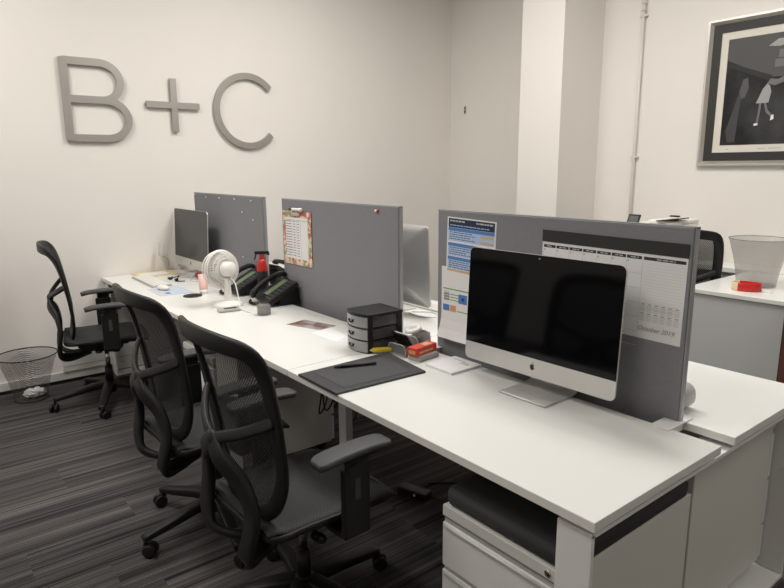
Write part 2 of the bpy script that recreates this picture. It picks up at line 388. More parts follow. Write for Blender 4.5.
MB().bx(-4.08, -.115, .632, .705, H - .22, H - .14, BLACK, .003).build('cable_tray', bf)

# pedestals: local origin = centre of base, front faces -Y
def pedestal(x0, x1, y0, y1, ztop, label, cushion, flip=False, key=False):
    t = thing('drawer_pedestal', label, 'drawer unit', ((x0 + x1) / 2, (y0 + y1) / 2, 0), PI if flip else 0)
    w, d = x1 - x0, y1 - y0
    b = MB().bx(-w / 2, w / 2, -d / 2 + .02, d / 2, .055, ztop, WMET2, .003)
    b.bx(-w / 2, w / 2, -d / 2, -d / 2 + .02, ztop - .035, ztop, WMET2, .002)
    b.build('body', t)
    h = (ztop - .045 - .06) ; zs = [.06, .06 + h * .28, .06 + h * .64, .06 + h]
    for k in range(3):
        f = MB().bx(-w / 2, w / 2, -d / 2, -d / 2 + .018, zs[k] + .004, zs[k + 1] - .012, WMETAL, .003)
        f.bx(-w / 2 + .004, w / 2 - .004, -d / 2 + .006, -d / 2 + .02, zs[k + 1] - .013, zs[k + 1] + .003, GREYP)
        dr = f.build('drawer', t)
        if not flip: MB().sweep([(-w / 2 + .01, -d / 2 - .001, zs[k + 1] - .022), (w / 2 - .01, -d / 2 - .001, zs[k + 1] - .022)], [(.006, 0), (0, .009), (-.004, 0)], WMETAL).build('pull_lip', dr)
    lk = MB().cyl((w / 2 - .052, -d / 2 - .003, ztop - .018), (w / 2 - .052, -d / 2 + .001, ztop - .018), .010, CHROME).cyl((w / 2 - .052, -d / 2 - .004, ztop - .018), (w / 2 - .052, -d / 2 - .001, ztop - .018), .006, INK)
    lk.build('lock', t)
    if key:
        kx = w / 2 - .035
        MB().bx(kx - .002, kx + .002, -d / 2 - .03, -d / 2 - .003, ztop - .022, ztop - .014, CHROME).lathe([(0, -.002), (.012, -.002), (.012, .002), (0, .002)], INK, Matrix.Translation((kx, -d / 2 - .036, ztop - .018)) @ Matrix.Rotation(PI / 2, 4, 'Y')).bx(kx - .012, kx + .012, -d / 2 - .032, -d / 2 - .028, ztop - .075, ztop - .035, CHROME, .002).build('key', t)
    for sx in (-1, 1):
        for sy in (-1, 1):
            MB().cyl((sx * (w / 2 - .05) - .01, sy * (d / 2 - .06), .027), (sx * (w / 2 - .05) + .01, sy * (d / 2 - .06), .027), .026, BLACK).bx(sx * (w / 2 - .05) - .014, sx * (w / 2 - .05) + .014, sy * (d / 2 - .06) - .015, sy * (d / 2 - .06) + .015, .04, .056, BLACK).build('caster', t)
    if cushion:
        sec = rrect(d - .01, .052, .02, 4)
        MB().sweep([(-w / 2 + .004, 0, ztop + .0262), (-w / 2 + .02, 0, ztop + .0262), (w / 2 - .02, 0, ztop + .0262), (w / 2 - .004, 0, ztop + .0262)], sec, DKF, scales=[.96, 1, 1, .96]).build('seat_cushion', t)
    return t
pedestal(-.53, -.09, .03, .664, .548, 'white drawer pedestal with a black cushion top under the nearest desk corner', True)
pedestal(-.53, -.09, .676, 1.292, .625, 'taller white cabinet under the far side desk at the bench end', False, True)
pedestal(-2.72, -2.30, .05, .54, .57, 'white drawer pedestal with keys in its lock under the fan desk', False, key=True)
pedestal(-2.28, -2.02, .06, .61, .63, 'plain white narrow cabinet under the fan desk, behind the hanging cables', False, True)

# grey partitions
def partition(xa, xb, label):
    t = thing('desk_partition', label, 'partition', ((xa + xb) / 2, .697, H), group='grey desk partitions')
    w = xb - xa
    MB().bx(-w / 2 + .006, w / 2 - .006, -.014, .011, -.12, .608, SCREEN, .003).build('panel', t)
    MB().bx(w / 2 - .007, w / 2, -.010, .010, .002, .611, SCRTRIM, .002).bx(-w / 2, -w / 2 + .007, -.010, .010, .002, .611, SCRTRIM, .002).bx(-w / 2, w / 2, -.010, .010, .605, .611, SCREEN, .001).build('edge_trim', t)
    for x in (-w / 2 + .005, w / 2 - .02):
        MB().bx(x - .03, x + .03, -.096, .055, .0005, .0055, WMETAL, .001).bx(x - .02, x + .02, -.06, .02, -.028, .001, WMETAL).build('clamp', t)
    return t
partition(-1.27, -.156, 'grey fabric partition behind the nearest large screen, with calendar pinned')
partition(-2.657, -1.533, 'middle grey fabric partition with a floral clipboard hanging on it')
partition(-4.05, -2.897, 'farthest grey fabric partition, beside the sign wall')

# ------------------------------------------------------------------ chairs
def yback(z):
    T = [(.44, -.203), (.50, -.196), (.60, -.194), (.72, -.205), (.85, -.228), (.95, -.248), (1.02, -.272), (1.06, -.302), (1.10, -.372)]
    for (a, ya), (b, yb) in zip(T, T[1:]):
        if z <= b: t = max(0, (z - a) / (b - a)); return ya + (yb - ya) * t
    return T[-1][1]
HALF = [(0, .497), (.06, .499), (.115, .512), (.160, .55), (.190, .61), (.208, .68), (.218, .80), (.224, .90), (.226, .98), (.222, 1.03), (.205, 1.058), (.14, 1.068), (.07, 1.072)]
OUT = HALF + [(0, 1.073)] + [(-x, z) for x, z in HALF[1:][::-1]]
def backpt(x, z, off=0): return Vector((x, yback(z) + .45 * x * x + off, z))
def chair(label, loc, rz, star, group=None, src=None):
    if src:
        t = copy_tree(src); t.location = loc; t.rotation_euler = (0, 0, rz); t['label'] = label
        for ch in t.children:
            if ch.name.startswith('star_base'): ch.rotation_euler = (0, 0, star)
        return t
    t = thing('office_chair', label, 'office chair', loc, rz, group)
    # back
    path = smooth_path([backpt(x, z) for x, z in OUT], 3, True)
    MB().sweep(path, rrect(.018, .056, .007, 2), BLACK, up=[Vector((p.x * 1.0, 0, p.z - .76)).normalized() for p in path], closed=True).build('back_frame', t)
    mb = MB(); b = bmesh.new(); rows = []; zs = [.50 + (1.07 - .50) * k / 24 for k in range(25)]
    def hw(z):
        for (xa, za), (xb, zb) in zip(HALF, HALF[1:] + [(0, 1.073)]):
            if za <= z <= zb: return xa + (xb - xa) * (z - za) / max(1e-6, zb - za)
        return .02
    for z in zs: rows.append([b.verts.new(backpt(hw(z) * (k / 6 - 1), z, .004)) for k in range(13)])
    for A, B in zip(rows, rows[1:]):
        for k in range(12): b.faces.new((A[k], A[k + 1], B[k + 1], B[k]))
    mb.merge(b, MESH, None, True); mb.build('back_mesh', t)
    # rear yoke: upper V and lower loop meeting in a node
    node = Vector((0, -.293, .745))
    mb = MB(); sec = rrect(.036, .020, .008, 2); sec2 = rrect(.068, .028, .011, 2)
    for s in (-1, 1):
        mb.sweep(smooth_path([node, (s * .05, -.288, .765), (s * .12, -.265, .79), (s * .185, -.232, .82), (s * .216, -.208, .838)], 5), sec, BLACK, up=(0, -1, .2), scales=None)
        lp = smooth_path([node, (s * .05, -.298, .70), (s * .115, -.268, .635), (s * .15, -.256, .545), (s * .147, -.27, .45), (s * .115, -.265, .385), (s * .06, -.20, .360), (s * .035, -.10, .378)], 6)
        n = len(lp); mb.sweep(lp, sec2, BLACK, up=[Vector((0, -1, .2)).lerp(Vector((0, -.3, -1)), max(0, (i / n - .5) * 2)) for i in range(n)])
    mb.sphere(node, .024, BLACK, (1.2, .8, 1.2))
    mb.build('back_support', t)
    # seat
    mb = MB(); b = bmesh.new(); nx, ny = 16, 16; g = []
    for j in range(ny + 1):
        v = j / ny; y = -.235 + .48 * v; wv = .235 - .03 * (1 - v) ** 2 - .045 * max(0, v - .75) ** 2 * 16 * .5
        row = []
        for i in range(nx + 1):
            u = i / nx * 2 - 1; z = .492 - .018 * (1 - abs(u) ** 2.5) + .012 * (v < .12) - .05 * max(0, v - .78) ** 2 * 20 * .5 - .012 * max(0, abs(u) - .85) * 6
            row.append(b.verts.new((u * wv, y, z)))
        g.append(row)
    for A, B in zip(g, g[1:]):
        for k in range(nx): b.faces.new((A[k], A[k + 1], B[k + 1], B[k]))
    r = bmesh.ops.extrude_face_region(b, geom=b.faces[:]); vs = [e for e in r['geom'] if isinstance(e, bmesh.types.BMVert)]
    bmesh.ops.translate(b, vec=(0, 0, -.012), verts=vs); bmesh.ops.recalc_face_normals(b, faces=b.faces)
    mb.merge(b, SEATM, None, True); mb.build('seat', t)
    rim = [(-.2, -.228), (-.22, -.1), (-.232, .08), (-.215, .2), (-.15, .247), (0, .252), (.15, .247), (.215, .2), (.232, .08), (.22, -.1), (.2, -.228), (0, -.238)]
    zz = lambda y: .474 if y < .15 else .474 - (y - .15) * .25
    MB().sweep(smooth_path([(x, y, zz(y)) for x, y in rim], 4, True), rrect(.014, .022, .006, 2), BLACK, closed=True).box((0, 0, .452), (.40, .34, .018), BLACK, .006).build('seat_frame', t)
    MB().box((0, -.03, .405), (.16, .26, .05), BLACK, .012).cyl((0, 0, .36), (0, 0, .41), .035, BLACK).box((0, .11, .41), (.06, .06, .04), BLACK, .01).build('mechanism', t)
    lv = MB().tube([(.07, -.05, .415), (.15, -.05, .41), (.19, -.055, .405)], .007, BLACK)
    lv.sweep(smooth_path([(.19 + .028 * math.cos(a), -.055 + .016 * math.sin(a), .405) for a in [k * PI / 4 for k in range(8)]], 2, True), circ(.006, 6), BLACK, closed=True); lv.build('lever', t)
    MB().cyl((-.06, .06, .33), (-.06, .06, .40), .006, BLACK).cyl((-.06, .06, .325), (-.06, .06, .34), .026, BLACK, n=12, bev=.004).build('tension_knob', t)
    # arms
    for s in (-1, 1):
        a = MB().sweep(smooth_path([(s * .10, .015, .425), (s * .2, .02, .415), (s * .268, .02, .43), (s * .284, .022, .48)], 5), rrect(.06, .022, .006, 2), BLACK, up=[(0, 0, 1)] * 5 + [(0, 0, 1)] * 5 + [(-s * .7, 0, .7)] * 3 + [(-s, 0, .2)] * 3)
        a.box((s * .284, .022, .545), (.024, .098, .23), BLACK, .006); a.box((s * .2875, .025, .65), (.02, .078, .10), BLACK, .004)
        a.box((s * (.284 + .0125), .022, .59), (.003, .02, .07), PADM, .001)
        a.sweep([(s * .286, -.01, .675), (s * .286, .03, .692), (s * .286, .09, .70)], rrect(.04, .02, .006, 2), BLACK)
        arm = a.build('armrest', t)
        pp = smooth_path([(s * .278, -.115, .697), (s * .278, -.06, .708), (s * .278, .05, .712), (s * .278, .115, .708), (s * .278, .145, .703)], 4); n = len(pp)
        MB().sweep(pp, rrect(.082, .022, .009, 3), PADM, scales=[(.6 + .4 * min(1, i / 2) if i < 4 else (1 if i < n - 3 else .7 + .3 * (n - 1 - i) / 2), 1) for i in range(n)]).build('arm_pad', arm)
    MB().cyl((0, 0, .245), (0, 0, .37), .016, CHROME).build('gas_lift', t)
    # base
    base = MB(); base.cyl((0, 0, .07), (0, 0, .15), .038, BLACK, r2=.03).cyl((0, 0, .15), (0, 0, .25), .026, BLACK, r2=.024)
    for k in range(5):
        a = k * 2 * PI / 5; c, s = math.cos(a), math.sin(a)
        pp = smooth_path([(c * q, s * q, z) for q, z in ((.02, .125), (.12, .118), (.24, .095), (.345, .078))], 4)
        base.sweep(pp, rrect(.056, .038, .008, 2), BLACK, scales=[1.2 - .55 * i / (len(pp) - 1) for i in range(len(pp))])
    bo = base.build('star_base', t, rot=(0, 0, star))
    for k in range(5):
        a = k * 2 * PI / 5; th = a + (1.1, 2.3, .4, 1.8, -.6)[k]
        R = Matrix.Translation((.337 * math.cos(a), .337 * math.sin(a), 0)) @ Matrix.Rotation(th, 4, 'Z')
        q = MB(); q.cyl((0, 0, .045), (0, 0, .078), .009, BLACK, n=10)
        for s in (-1, 1): q.cyl((.018, s * .008, .028), (.018, s * .024, .028), .028, BLACK, n=18, bev=.004)
        q.box((.012, 0, .045), (.045, .014, .026), BLACK, .006)
        q.sweep([(.018 + .031 * math.cos(b_), 0, .028 + .031 * math.sin(b_)) for b_ in [PI * (.1 + .9 * i / 8) for i in range(9)]], rrect(.056, .004, .0015, 1), BLACK, up=(0, 1, 0)) if False else None
        for v in q.bm.verts: v.co = R @ v.co
        q.build('caster', bo)
    return t
GC = 'mesh office chairs along the bench'
ch3 = chair('black mesh office chair nearest the camera, turned at the tablet desk', (-1.0, -.187, 0), .026, 2.90, GC)
chair('black mesh office chair in the middle, behind the fan desk', (-1.728, -.188, 0), .026, -2.727, GC, ch3)
chair('black mesh office chair by the sign wall, seen from its side', (-3.6, -.155, 0), -.18, -1.485, GC, ch3)
chair('black mesh office chair behind the far white counter, partly hidden', (-1.31, 3.03, 0), .22, .3, GC, ch3).scale = (1.02, 1.02, 1.045)

# ------------------------------------------------------------------ all-in-one computers (local: faces -Y, origin on the desk below the screen)
LOGO = [(0, .62), (.10, .66), (.24, .72), (.40, .66), (.50, .55), (.40, .44), (.36, .28), (.42, .10), (.54, .0), (.46, -.22), (.34, -.42), (.22, -.52), (.10, -.48), (0, -.44), (-.10, -.48), (-.22, -.52), (-.36, -.40), (-.50, -.14), (-.55, .16), (-.50, .42), (-.38, .62), (-.22, .71), (-.10, .68)]
def computer(label, loc, rz, glass, tilt=.05, sx=0, group='large silver desktop computers'):
    t = thing('desktop_computer', label, 'computer', loc, rz, group)
    W, zb, zt = .65, .055, .490
    b = MB()
    pr = rrect(W, zt - zb, .022, 5)
    b.prism(pr, .006, ALUS, Matrix.Translation((0, .006, (zb + zt) / 2)) @ RX)
    # bulged back
    bb = bmesh.new(); rings = []
    for k, (sc, y) in enumerate(((1, .006), (.97, .011), (.82, .022), (.60, .034), (.35, .042), (.1, .045))):
        rings.append([bb.verts.new((x * sc, y, z * sc + (zb + zt) / 2)) for x, z in pr])
    for A, B in zip(rings, rings[1:]):
        n = len(A)
        for k in range(n): bb.faces.new((A[k], B[k], B[(k + 1) % n], A[(k + 1) % n]))
    bb.faces.new(rings[-1]); b.merge(bb, ALU, None, True)
    body = b.build('body', t, rot=(-tilt, 0, 0))
    zc = zb + .068
    MB().prism([(x, z) for x, z in [(-W / 2 + .001, zc), (W / 2 - .001, zc)] + [q for q in [(W / 2 - .001, zt - .022)] + [(W / 2 - .022 + .021 * math.cos(a), zt - .022 + .021 * math.sin(a)) for a in [PI / 8 * k for k in range(1, 5)]] + [(-W / 2 + .022 - .021 * math.sin(a), zt - .022 + .021 * math.cos(a)) for a in [PI / 8 * k for k in range(0, 5)]]]], .001, glass, Matrix.Translation((0, .0002, 0)) @ RX).build('screen_glass', body)
    lg = MB(); z0 = zb + .034; k = .0175
    lg.prism([(x * k, z * k + z0) for x, z in LOGO], .0008, INK, Matrix.Translation((0, .0002, 0)) @ RX)
    lg.prism([(x * k, z * k + z0) for x, z in ((.0, .78), (.02, .98), (.14, 1.12), (.26, 1.16), (.24, .98), (.14, .84))], .0008, INK, Matrix.Translation((0, .0002, 0)) @ RX)
    lg.build('logo', body)
    if glass is GLASSB: MB().cyl((0, -.0013, zt - .013), (0, -.0008, zt - .013), .003, GREYP, n=10).build('camera_lens', body)
    # stand
    st = smooth_path([(0, .035, .26), (0, .085, .17), (0, .105, .08), (0, .098, .02), (0, .065, .006), (0, -.02, .004), (0, -.09, .004)], 6)
    MB().sweep(st, rrect(.20, .007, .0025, 2), ALUS, up=[Vector((0, 1, .6)) if p.z > .05 else (Vector((0, .5, 1)) if p.z > .012 else Vector((0, 0, 1))) for p in st]).build('stand', t, loc=(sx, 0, 0))
    return t
c1 = computer('large silver desktop computer with black screen on the nearest desk', (-.632, .55, H), .018, GLASSB, .05, .03)
computer('silver desktop computer with grey dim screen near the sign wall', (-3.865, .55, H), 0, GLASSG)
computer('silver desktop computer seen from behind on the far side desk', (-2.0, 1.02, H), PI, GLASSB)

# ------------------------------------------------------------------ pinned sheets: local x right, z up, faces -Y at y=0
def sheet(name, label, cat, x, z, w, h, rot=0, y=.6828, curl=0):
    t = MB(); b = bmesh.new(); n = 8
    g = [[b.verts.new((-w / 2 + w * i / 4, -.0008 - curl * max(0, (.35 - j / n)) ** 2 * 8 * .1, -h / 2 + h * j / n)) for i in range(5)] for j in range(n + 1)]
    for A, B in zip(g, g[1:]):
        for k in range(4): b.faces.new((A[k], A[k + 1], B[k + 1], B[k]))
    r = bmesh.ops.extrude_face_region(b, geom=b.faces[:]); bmesh.ops.translate(b, vec=(0, .0006, 0), verts=[v for v in r['geom'] if isinstance(v, bmesh.types.BMVert)])
    bmesh.ops.recalc_face_normals(b, faces=b.faces); t.merge(b, PAPER)
    def q(x0, x1, z0, z1, m, lift=.0012): t.bx(x0, x1, -lift, -.0009, z0, z1, m)
    def fin():
        o = t.build(name); o.location = (x, y, z); o.rotation_euler = (0, rot, 0); return tag(o, label, cat)
    return t, q, fin
rnd = random.Random(3)
def textline(q, x0, x1, z, h, m, lift=.0015):
    x = x0
    while x < x1 - .003:
        l = min(rnd.uniform(.006, .022), x1 - x); q(x, x + l, z - h / 2, z + h / 2, m, lift); x += l + .004
# blue printed sheet
t, q, fin = sheet('printed_notice', 'blue and white printed notice pinned at the left of the nearest partition', 'notice', -1.072, 1.213, .275, .235, .03)
q(-.13, .13, .075, .112, NAVY); textline(q, -.12, -.03, .102, .006, LINK_, .0018); textline(q, .03, .12, .102, .006, LINK_, .0018); textline(q, -.12, .10, .084, .004, PBLUE, .0018)
for z0, z1 in ((.018, .060), (-.045, -.004), (-.10, -.062)):
    q(-.13, .13, z0, z1, PBLUE); q(-.13, .13, z1, z1 + .014, BLUE)
    z = z1 - .006
    while z > z0 + .003: textline(q, -.122, rnd.uniform(-.02, .03), z, .003, NAVY); z -= .009
q(.055, .125, .046, .056, TAN, .0016); q(.055, .125, .022, .032, TAN, .0016); q(-.13, .13, -.112, -.102, TAN)
fin()
t, q, fin = sheet('printed_diagram', 'white sheet with small coloured box diagram pinned under the blue notice', 'sheet', -1.115, .965, .25, .31, 0, .6832, .3)
q(-.115, .115, .057, .062, GREEN); textline(q, -.105, -.08, .048, .003, GINK)
for z0 in (.036, .024, .012): q(-.11, -.075, z0 - .004, z0 + .006, GINK); q(-.07, -.02, z0 - .001, z0 + .003, GREEN)
q(-.02, .03, .004, .044, BLUE); q(.0, .012, .018, .03, NAVY, .0016)
q(-.115, -.075, -.038, -.01, BLUE); q(-.07, -.035, -.038, -.01, ORANGE); q(-.03, .05, -.034, -.030, GREEN); q(-.115, -.05, -.072, -.052, BLUE); q(-.04, .06, -.056, -.052, ORANGE)
fin()
# calendar
t, q, fin = sheet('wall_calendar', 'large white month calendar with black header strip pinned beside the screen', 'calendar', -.441, 1.152, .535, .31, .012)
q(-.268, .268, .118, .160, MATG, .003)
cols = [-.262 + .055 * k for k in range(8)]
for k in range(7): q(cols[k] + .001, cols[k + 1] - .003, .098, .108, MATG); textline(q, cols[k] + .014, cols[k + 1] - .014, .103, .003, LINK_, .0018)
q(.127, .262, .098, .108, MATG); textline(q, .17, .23, .103, .003, LINK_, .0018)
for k in range(8): q(cols[k], cols[k] + .0012, -.135, .096, LINK_)
for k in range(6):
    z = .052 - k * .047; q(-.262, .123, z, z + .0012, LINK_)
    for j in range(7): q(cols[j] + .004, cols[j] + .008, z + .035, z + .040, GINK)
for k in range(16): q(.13, .262, .085 - k * .0095, .0856 - k * .0095, LINK_)
for r in range(2):
    for k in range(6):
        xx = .128 + k * .0225; zz_ = -.066 - r * .03
        for a in range(4): q(xx, xx + .017, zz_ + a * .0055, zz_ + a * .0055 + .002, LINK_)
        q(xx + .003, xx + .014, zz_ + .022, zz_ + .0245, GINK)
cal = fin()
def text_obj(body, name, parent, loc, size, m, shear=0, rot=(PI / 2, 0, 0)):
    cu = bpy.data.curves.new('t', 'FONT'); cu.body = body; cu.size = size; cu.shear = shear; cu.extrude = .0002; cu.align_x = 'CENTER'
    o = bpy.data.objects.new('t', cu); COL.objects.link(o); dg = bpy.context.evaluated_depsgraph_get(); dg.update()
    me = bpy.data.meshes.new_from_object(o.evaluated_get(dg)); bpy.data.objects.remove(o)
    me.materials.clear(); me.materials.append(m); o = bpy.data.objects.new(name, me); COL.objects.link(o); o.parent = parent; o.location = loc; o.rotation_euler = rot; return o
text_obj('October 2019', 'month_title', cal, (.185, -.0018, -.128), .021, GINK, .3)
# clipboard
t = thing('clipboard', 'floral clipboard with a printed list hanging on the middle partition', 'clipboard', (-2.47, .68, 1.135))
MB().box((0, -.0015, 0), (.32, .004, .315), FLORAL, .001).build('board', t)
cb = MB(); cb.bx(-.125, .125, -.0048, -.0037, -.12, .12, PAPER)
def q(x0, x1, z0, z1, m, lift=.0053): cb.bx(x0, x1, -lift, -.0047, z0, z1, m)
for k in range(14):
    z = .098 - k * .0155
    textline(lambda a, b, c, d, m_, l=0: q(a, b, c, d, m_), -.12, -.055, z, .004, INK); q(-.04, -.012, z - .0015, z + .0015, INK); q(.008, .03, z - .0015, z + .0015, INK)
q(-.05, -.049, -.11, .11, GINK); q(.0, .001, -.11, .11, GINK); q(.045, .046, -.11, .11, GINK); q(-.12, .12, .105, .1065, INK)
cb.build('list_paper', t)
mk = MB(); mk.box((.0, -.008, .142), (.09, .008, .02), CHROME, .003); mk.build('clip', t)
mk = MB().cyl((-.04, -.018, .16), (.06, -.018, .16), .008, CREAM, bev=.002).cyl((-.07, -.018, .16), (-.04, -.018, .16), .007, INK).cyl((.035, -.018, .16), (.065, -.018, .16), .010, CREAM, bev=.003)
o = mk.build('marker_pen', loc=(-2.45, .68, 1.145)); tag(o, 'white marker pen clipped on top of the floral clipboard', 'marker')
o = MB().cyl((0, 0, 0), (0, -.012, 0), .009, REDP, bev=.002).cyl((0, -.012, 0), (0, -.018, 0), .006, CREAM).build('push_pin', loc=(-1.694, .683, 1.333)); tag(o, 'single red push pin at top right of the middle partition', 'push pin')
o0 = None
for i, (x, z) in enumerate(((-4.02, 1.345), (-3.788, 1.333), (-3.553, 1.333), (-3.304, 1.335), (-3.047, 1.331), (-3.19, 1.252), (-3.032, 1.209), (-3.213, .946))):
    if o0 is None:
        o = o0 = MB().cyl((0, 0, 0), (0, -.008, 0), .004, CREAM, n=10).cyl((0, -.008, 0), (0, -.010, 0), .006, CREAM, n=10).build('clear_push_pin')
    else: o = o0.copy(); COL.objects.link(o)
    o.location = (x, .683, z); tag(o, 'small clear push pin stuck in the farthest grey partition', 'push pin', 'clear push pins in the farthest partition')

# ------------------------------------------------------------------ nearest desk items
t = thing('graphics_tablet', 'black graphics tablet lying at the front edge of the nearest desk', 'tablet', (-1.175, .205, H))
qd = [(-.138, -.208), (.132, -.212), (.15, .195), (-.147, .240)]
MB().prism(qd, .009, mat('tablet_casing', (.03, .031, .033), .5), bev=.003).build('body', t)
MB().prism([(-.10, -.155), (.105, -.158), (.118, .15), (-.105, .18)], .0008, mat('tablet_surface', (.042, .043, .046), .6), Matrix.Translation((0, 0, .009))).build('active_area', t)
o = MB().cyl((0, 0, 0), (.055, .13, 0), .0065, BLACK, r2=.005, n=12).cyl((-.012, -.028, -.001), (0, 0, 0), .003, BLACK, r2=.0065, n=12).build('stylus', loc=(-1.262, .165, H + .0165)); tag(o, 'thin black stylus pen lying on the graphics tablet', 'stylus')
# drawer tower
t = thing('desktop_drawer_tower', 'small three drawer black and clear organiser on the nearest desk', 'desk organiser', (-1.447, .46, H), -.05); t.scale = (.95, .95, .92)
w, d = .175, .19
fr = MB()
front = lambda off: [(-w / 2 * math.cos(0), 0)]
def bow(x): return -.085 - .022 * (1 - (x / (w / 2)) ** 2)
pl = [(w / 2, .105), (-w / 2, .105)] + [(x, bow(x)) for x in [-w / 2 + w * k / 10 for k in range(11)]]
for z in (.0, .059, .118): fr.prism([(x * 1.0, y) for x, y in pl], .005, BLACK, Matrix.Translation((0, 0, z)))
fr.prism([(x * 1.04, y * 1.03) for x, y in pl], .012, BLACK, Matrix.Translation((0, 0, .177)), bev=.004)
for s in (-1, 1):
    for y in (-.072, .092): fr.box((s * (w / 2 - .003), y, .09), (.008, .026, .175), BLACK, .001)
fr.bx(-w / 2, w / 2, .1, .104, 0, .18, BLACK); fr.build('frame', t)
for k in range(3):
    z = .006 + .059 * k; dw = MB()
    pf = [(x * .97, bow(x) - .004) for x in [-w / 2 + w * i / 12 for i in range(13)]]
    dw.prism(pf + [(x, y + .003) for x, y in pf[::-1]], .050, CLEARG, Matrix.Translation((0, 0, z)))
    for s in (-1, 1): dw.bx(s * (w / 2 - .006) - .001, s * (w / 2 - .006) + .001, -.08, .09, z + .002, z + .048, CLEARD)
    dw.bx(-w / 2 + .006, w / 2 - .006, -.08, .09, z, z + .002, CLEARG)
    dr = dw.build('drawer', t)
    MB().sweep([(-.01 + .016 * math.cos(a), -.115, z + .032 + .016 * math.sin(a)) for a in [PI + PI * i / 8 for i in range(9)]], rrect(.006, .008, .002, 1), BLACK, up=(0, 1, 0)).build('pull_handle', dr)
    items = [(REDP, (.03, .02, .02)), (CREAM, (.09, .12, .022)), (TAN, (.08, .11, .02))][2 - k]
    o = MB().box((0, 0, 0), items[1], items[0], .003).build('drawer_contents', loc=(-1.44, .46, H + z * .92 + .004 + items[1][2] / 2)); tag(o, ('yellowish notepad inside the bottom clear drawer', 'white envelope stack inside the middle clear drawer', 'red eraser inside the top clear drawer')[k], 'stationery')
# mesh holder with pads, highlighter
t = thing('mesh_letter_holder', 'grey metal mesh sorter holding papers beside the drawer tower', 'sorter', (-1.285, .535, H), .05); t.scale = (.85, .85, .95)
GM = weave('grey_wire_mesh', (.30, .30, .29), .8, .008, .008, .2, (1, 2))
GM2 = weave('grey_wire_mesh_side', (.30, .30, .29), .8, .008, .008, .2, (0, 2))
fb = MB().bx(-.065, .065, -.09, .09, .004, .007, GREYP)
for y, h in ((-.085, .05), (.0, .075), (.085, .09)):
    fb.bx(-.065, .065, y - .0008, y + .0008, .005, h, GM2)
    fb.sweep(smooth_path([(-.065, y, .005), (-.065, y, h - .02), (-.045, y, h), (0, y, h), (.045, y, h), (.065, y, h - .02), (.065, y, .005)], 3), circ(.003, 6), GREYP, up=(0, 1, 0))
for s in (-1, 1): fb.tube([(s * .065, -.085, .03), (s * .065, 0, .045), (s * .065, .085, .055)], .0025, GREYP); fb.bx(s * .065 - .0007, s * .065 + .0007, -.085, .085, .006, .035, GM)
fb.build('wire_frame', t)
o = MB().box((0, 0, 0), (.10, .006, .07), BLACK, .002, rot=(.55, 0, 0)).box((0, .012, .002), (.095, .004, .065), PAPER, .001, rot=(.55, 0, 0)).build('notebook', loc=(-1.29, .50, H + .06)); tag(o, 'black notebook tilted in the grey mesh sorter', 'notebook')
o = MB().lathe([(0, 0), (.038, 0), (.038, .012), (.02, .012), (.02, .002), (0, .002)], PAPER).build('paper_roll', loc=(-1.30, .57, H + .088), rot=(.25, 0, 0)); tag(o, 'white round roll lying on top of the mesh sorter', 'roll')
o = MB().box((0, 0, .006), (.022, .085, .016), YEL, .004).cyl((0, -.042, .006), (0, -.056, .006), .006, CREAM, r2=.003).build('highlighter', loc=(-1.345, .43, H + .01), rot=(0, .15, -.5)); tag(o, 'yellow highlighter lying by the mesh sorter', 'highlighter')
o = MB().box((0, 0, .010), (.07, .125, .020), GREYP, .006).box((0, 0, .020), (.06, .11, .003), CREAM, .001).build('stapler_case', loc=(-1.18, .525, H), rot=(0, 0, .12)); tag(o, 'small grey plastic case under the red box', 'case')
t = MB().box((0, 0, .017), (.052, .135, .034), REDB, .002); t.bx(.0255, .0265, -.05, .04, .010, .018, TAN); t.bx(-.012, .018, .0, .045, .0341, .0346, TAN); t.bx(-.018, .018, -.0685, -.0675, .008, .024, ORANGE)
o = t.build('staple_box', loc=(-1.185, .522, H + .0222), rot=(0, 0, .18)); tag(o, 'small red cardboard box on top of a grey case', 'box')
# notepad
o = MB().box((0, 0, .005), (.155, .165, .010), PAPER, .001, rot=(0, 0, -.02)).box((.03, .035, .0103), (.04, .02, .0006), LINK_, rot=(0, 0, -.02)).bx(-.05, .02, .05, .053, .0101, .0106, GINK).build('notepad', loc=(-1.015, .54, H)); tag(o, 'white paper notepad left of the large black screen', 'notepad')
# gray thing on far desk near end
o = MB().sweep([(0, -.05, 0), (0, -.045, 0), (0, .05, 0), (0, .055, 0)], rrect(.095, .085, .035, 4), GREYP, scales=[.85, 1, 1, .9]).build('small_speaker', loc=(-.232, .79, H + .043)); tag(o, 'rounded grey speaker behind the nearest partition edge', 'speaker')

# ------------------------------------------------------------------ middle desk items
o = MB().prism([(-.11, -.09), (.10, -.02), (.075, .09), (-.14, .03)], .0015, PHOTO).build('postcard', loc=(-1.945, .45, H)); tag(o, 'glossy photo postcard lying on the fan desk', 'postcard')
o = MB().prism([(-.09, -.06), (.12, -.05), (.075, .045), (-.13, .075)], .0008, PAPER).build('loose_paper', loc=(-1.74, .425, H)); tag(o, 'blank white paper beside the drawer tower', 'paper')
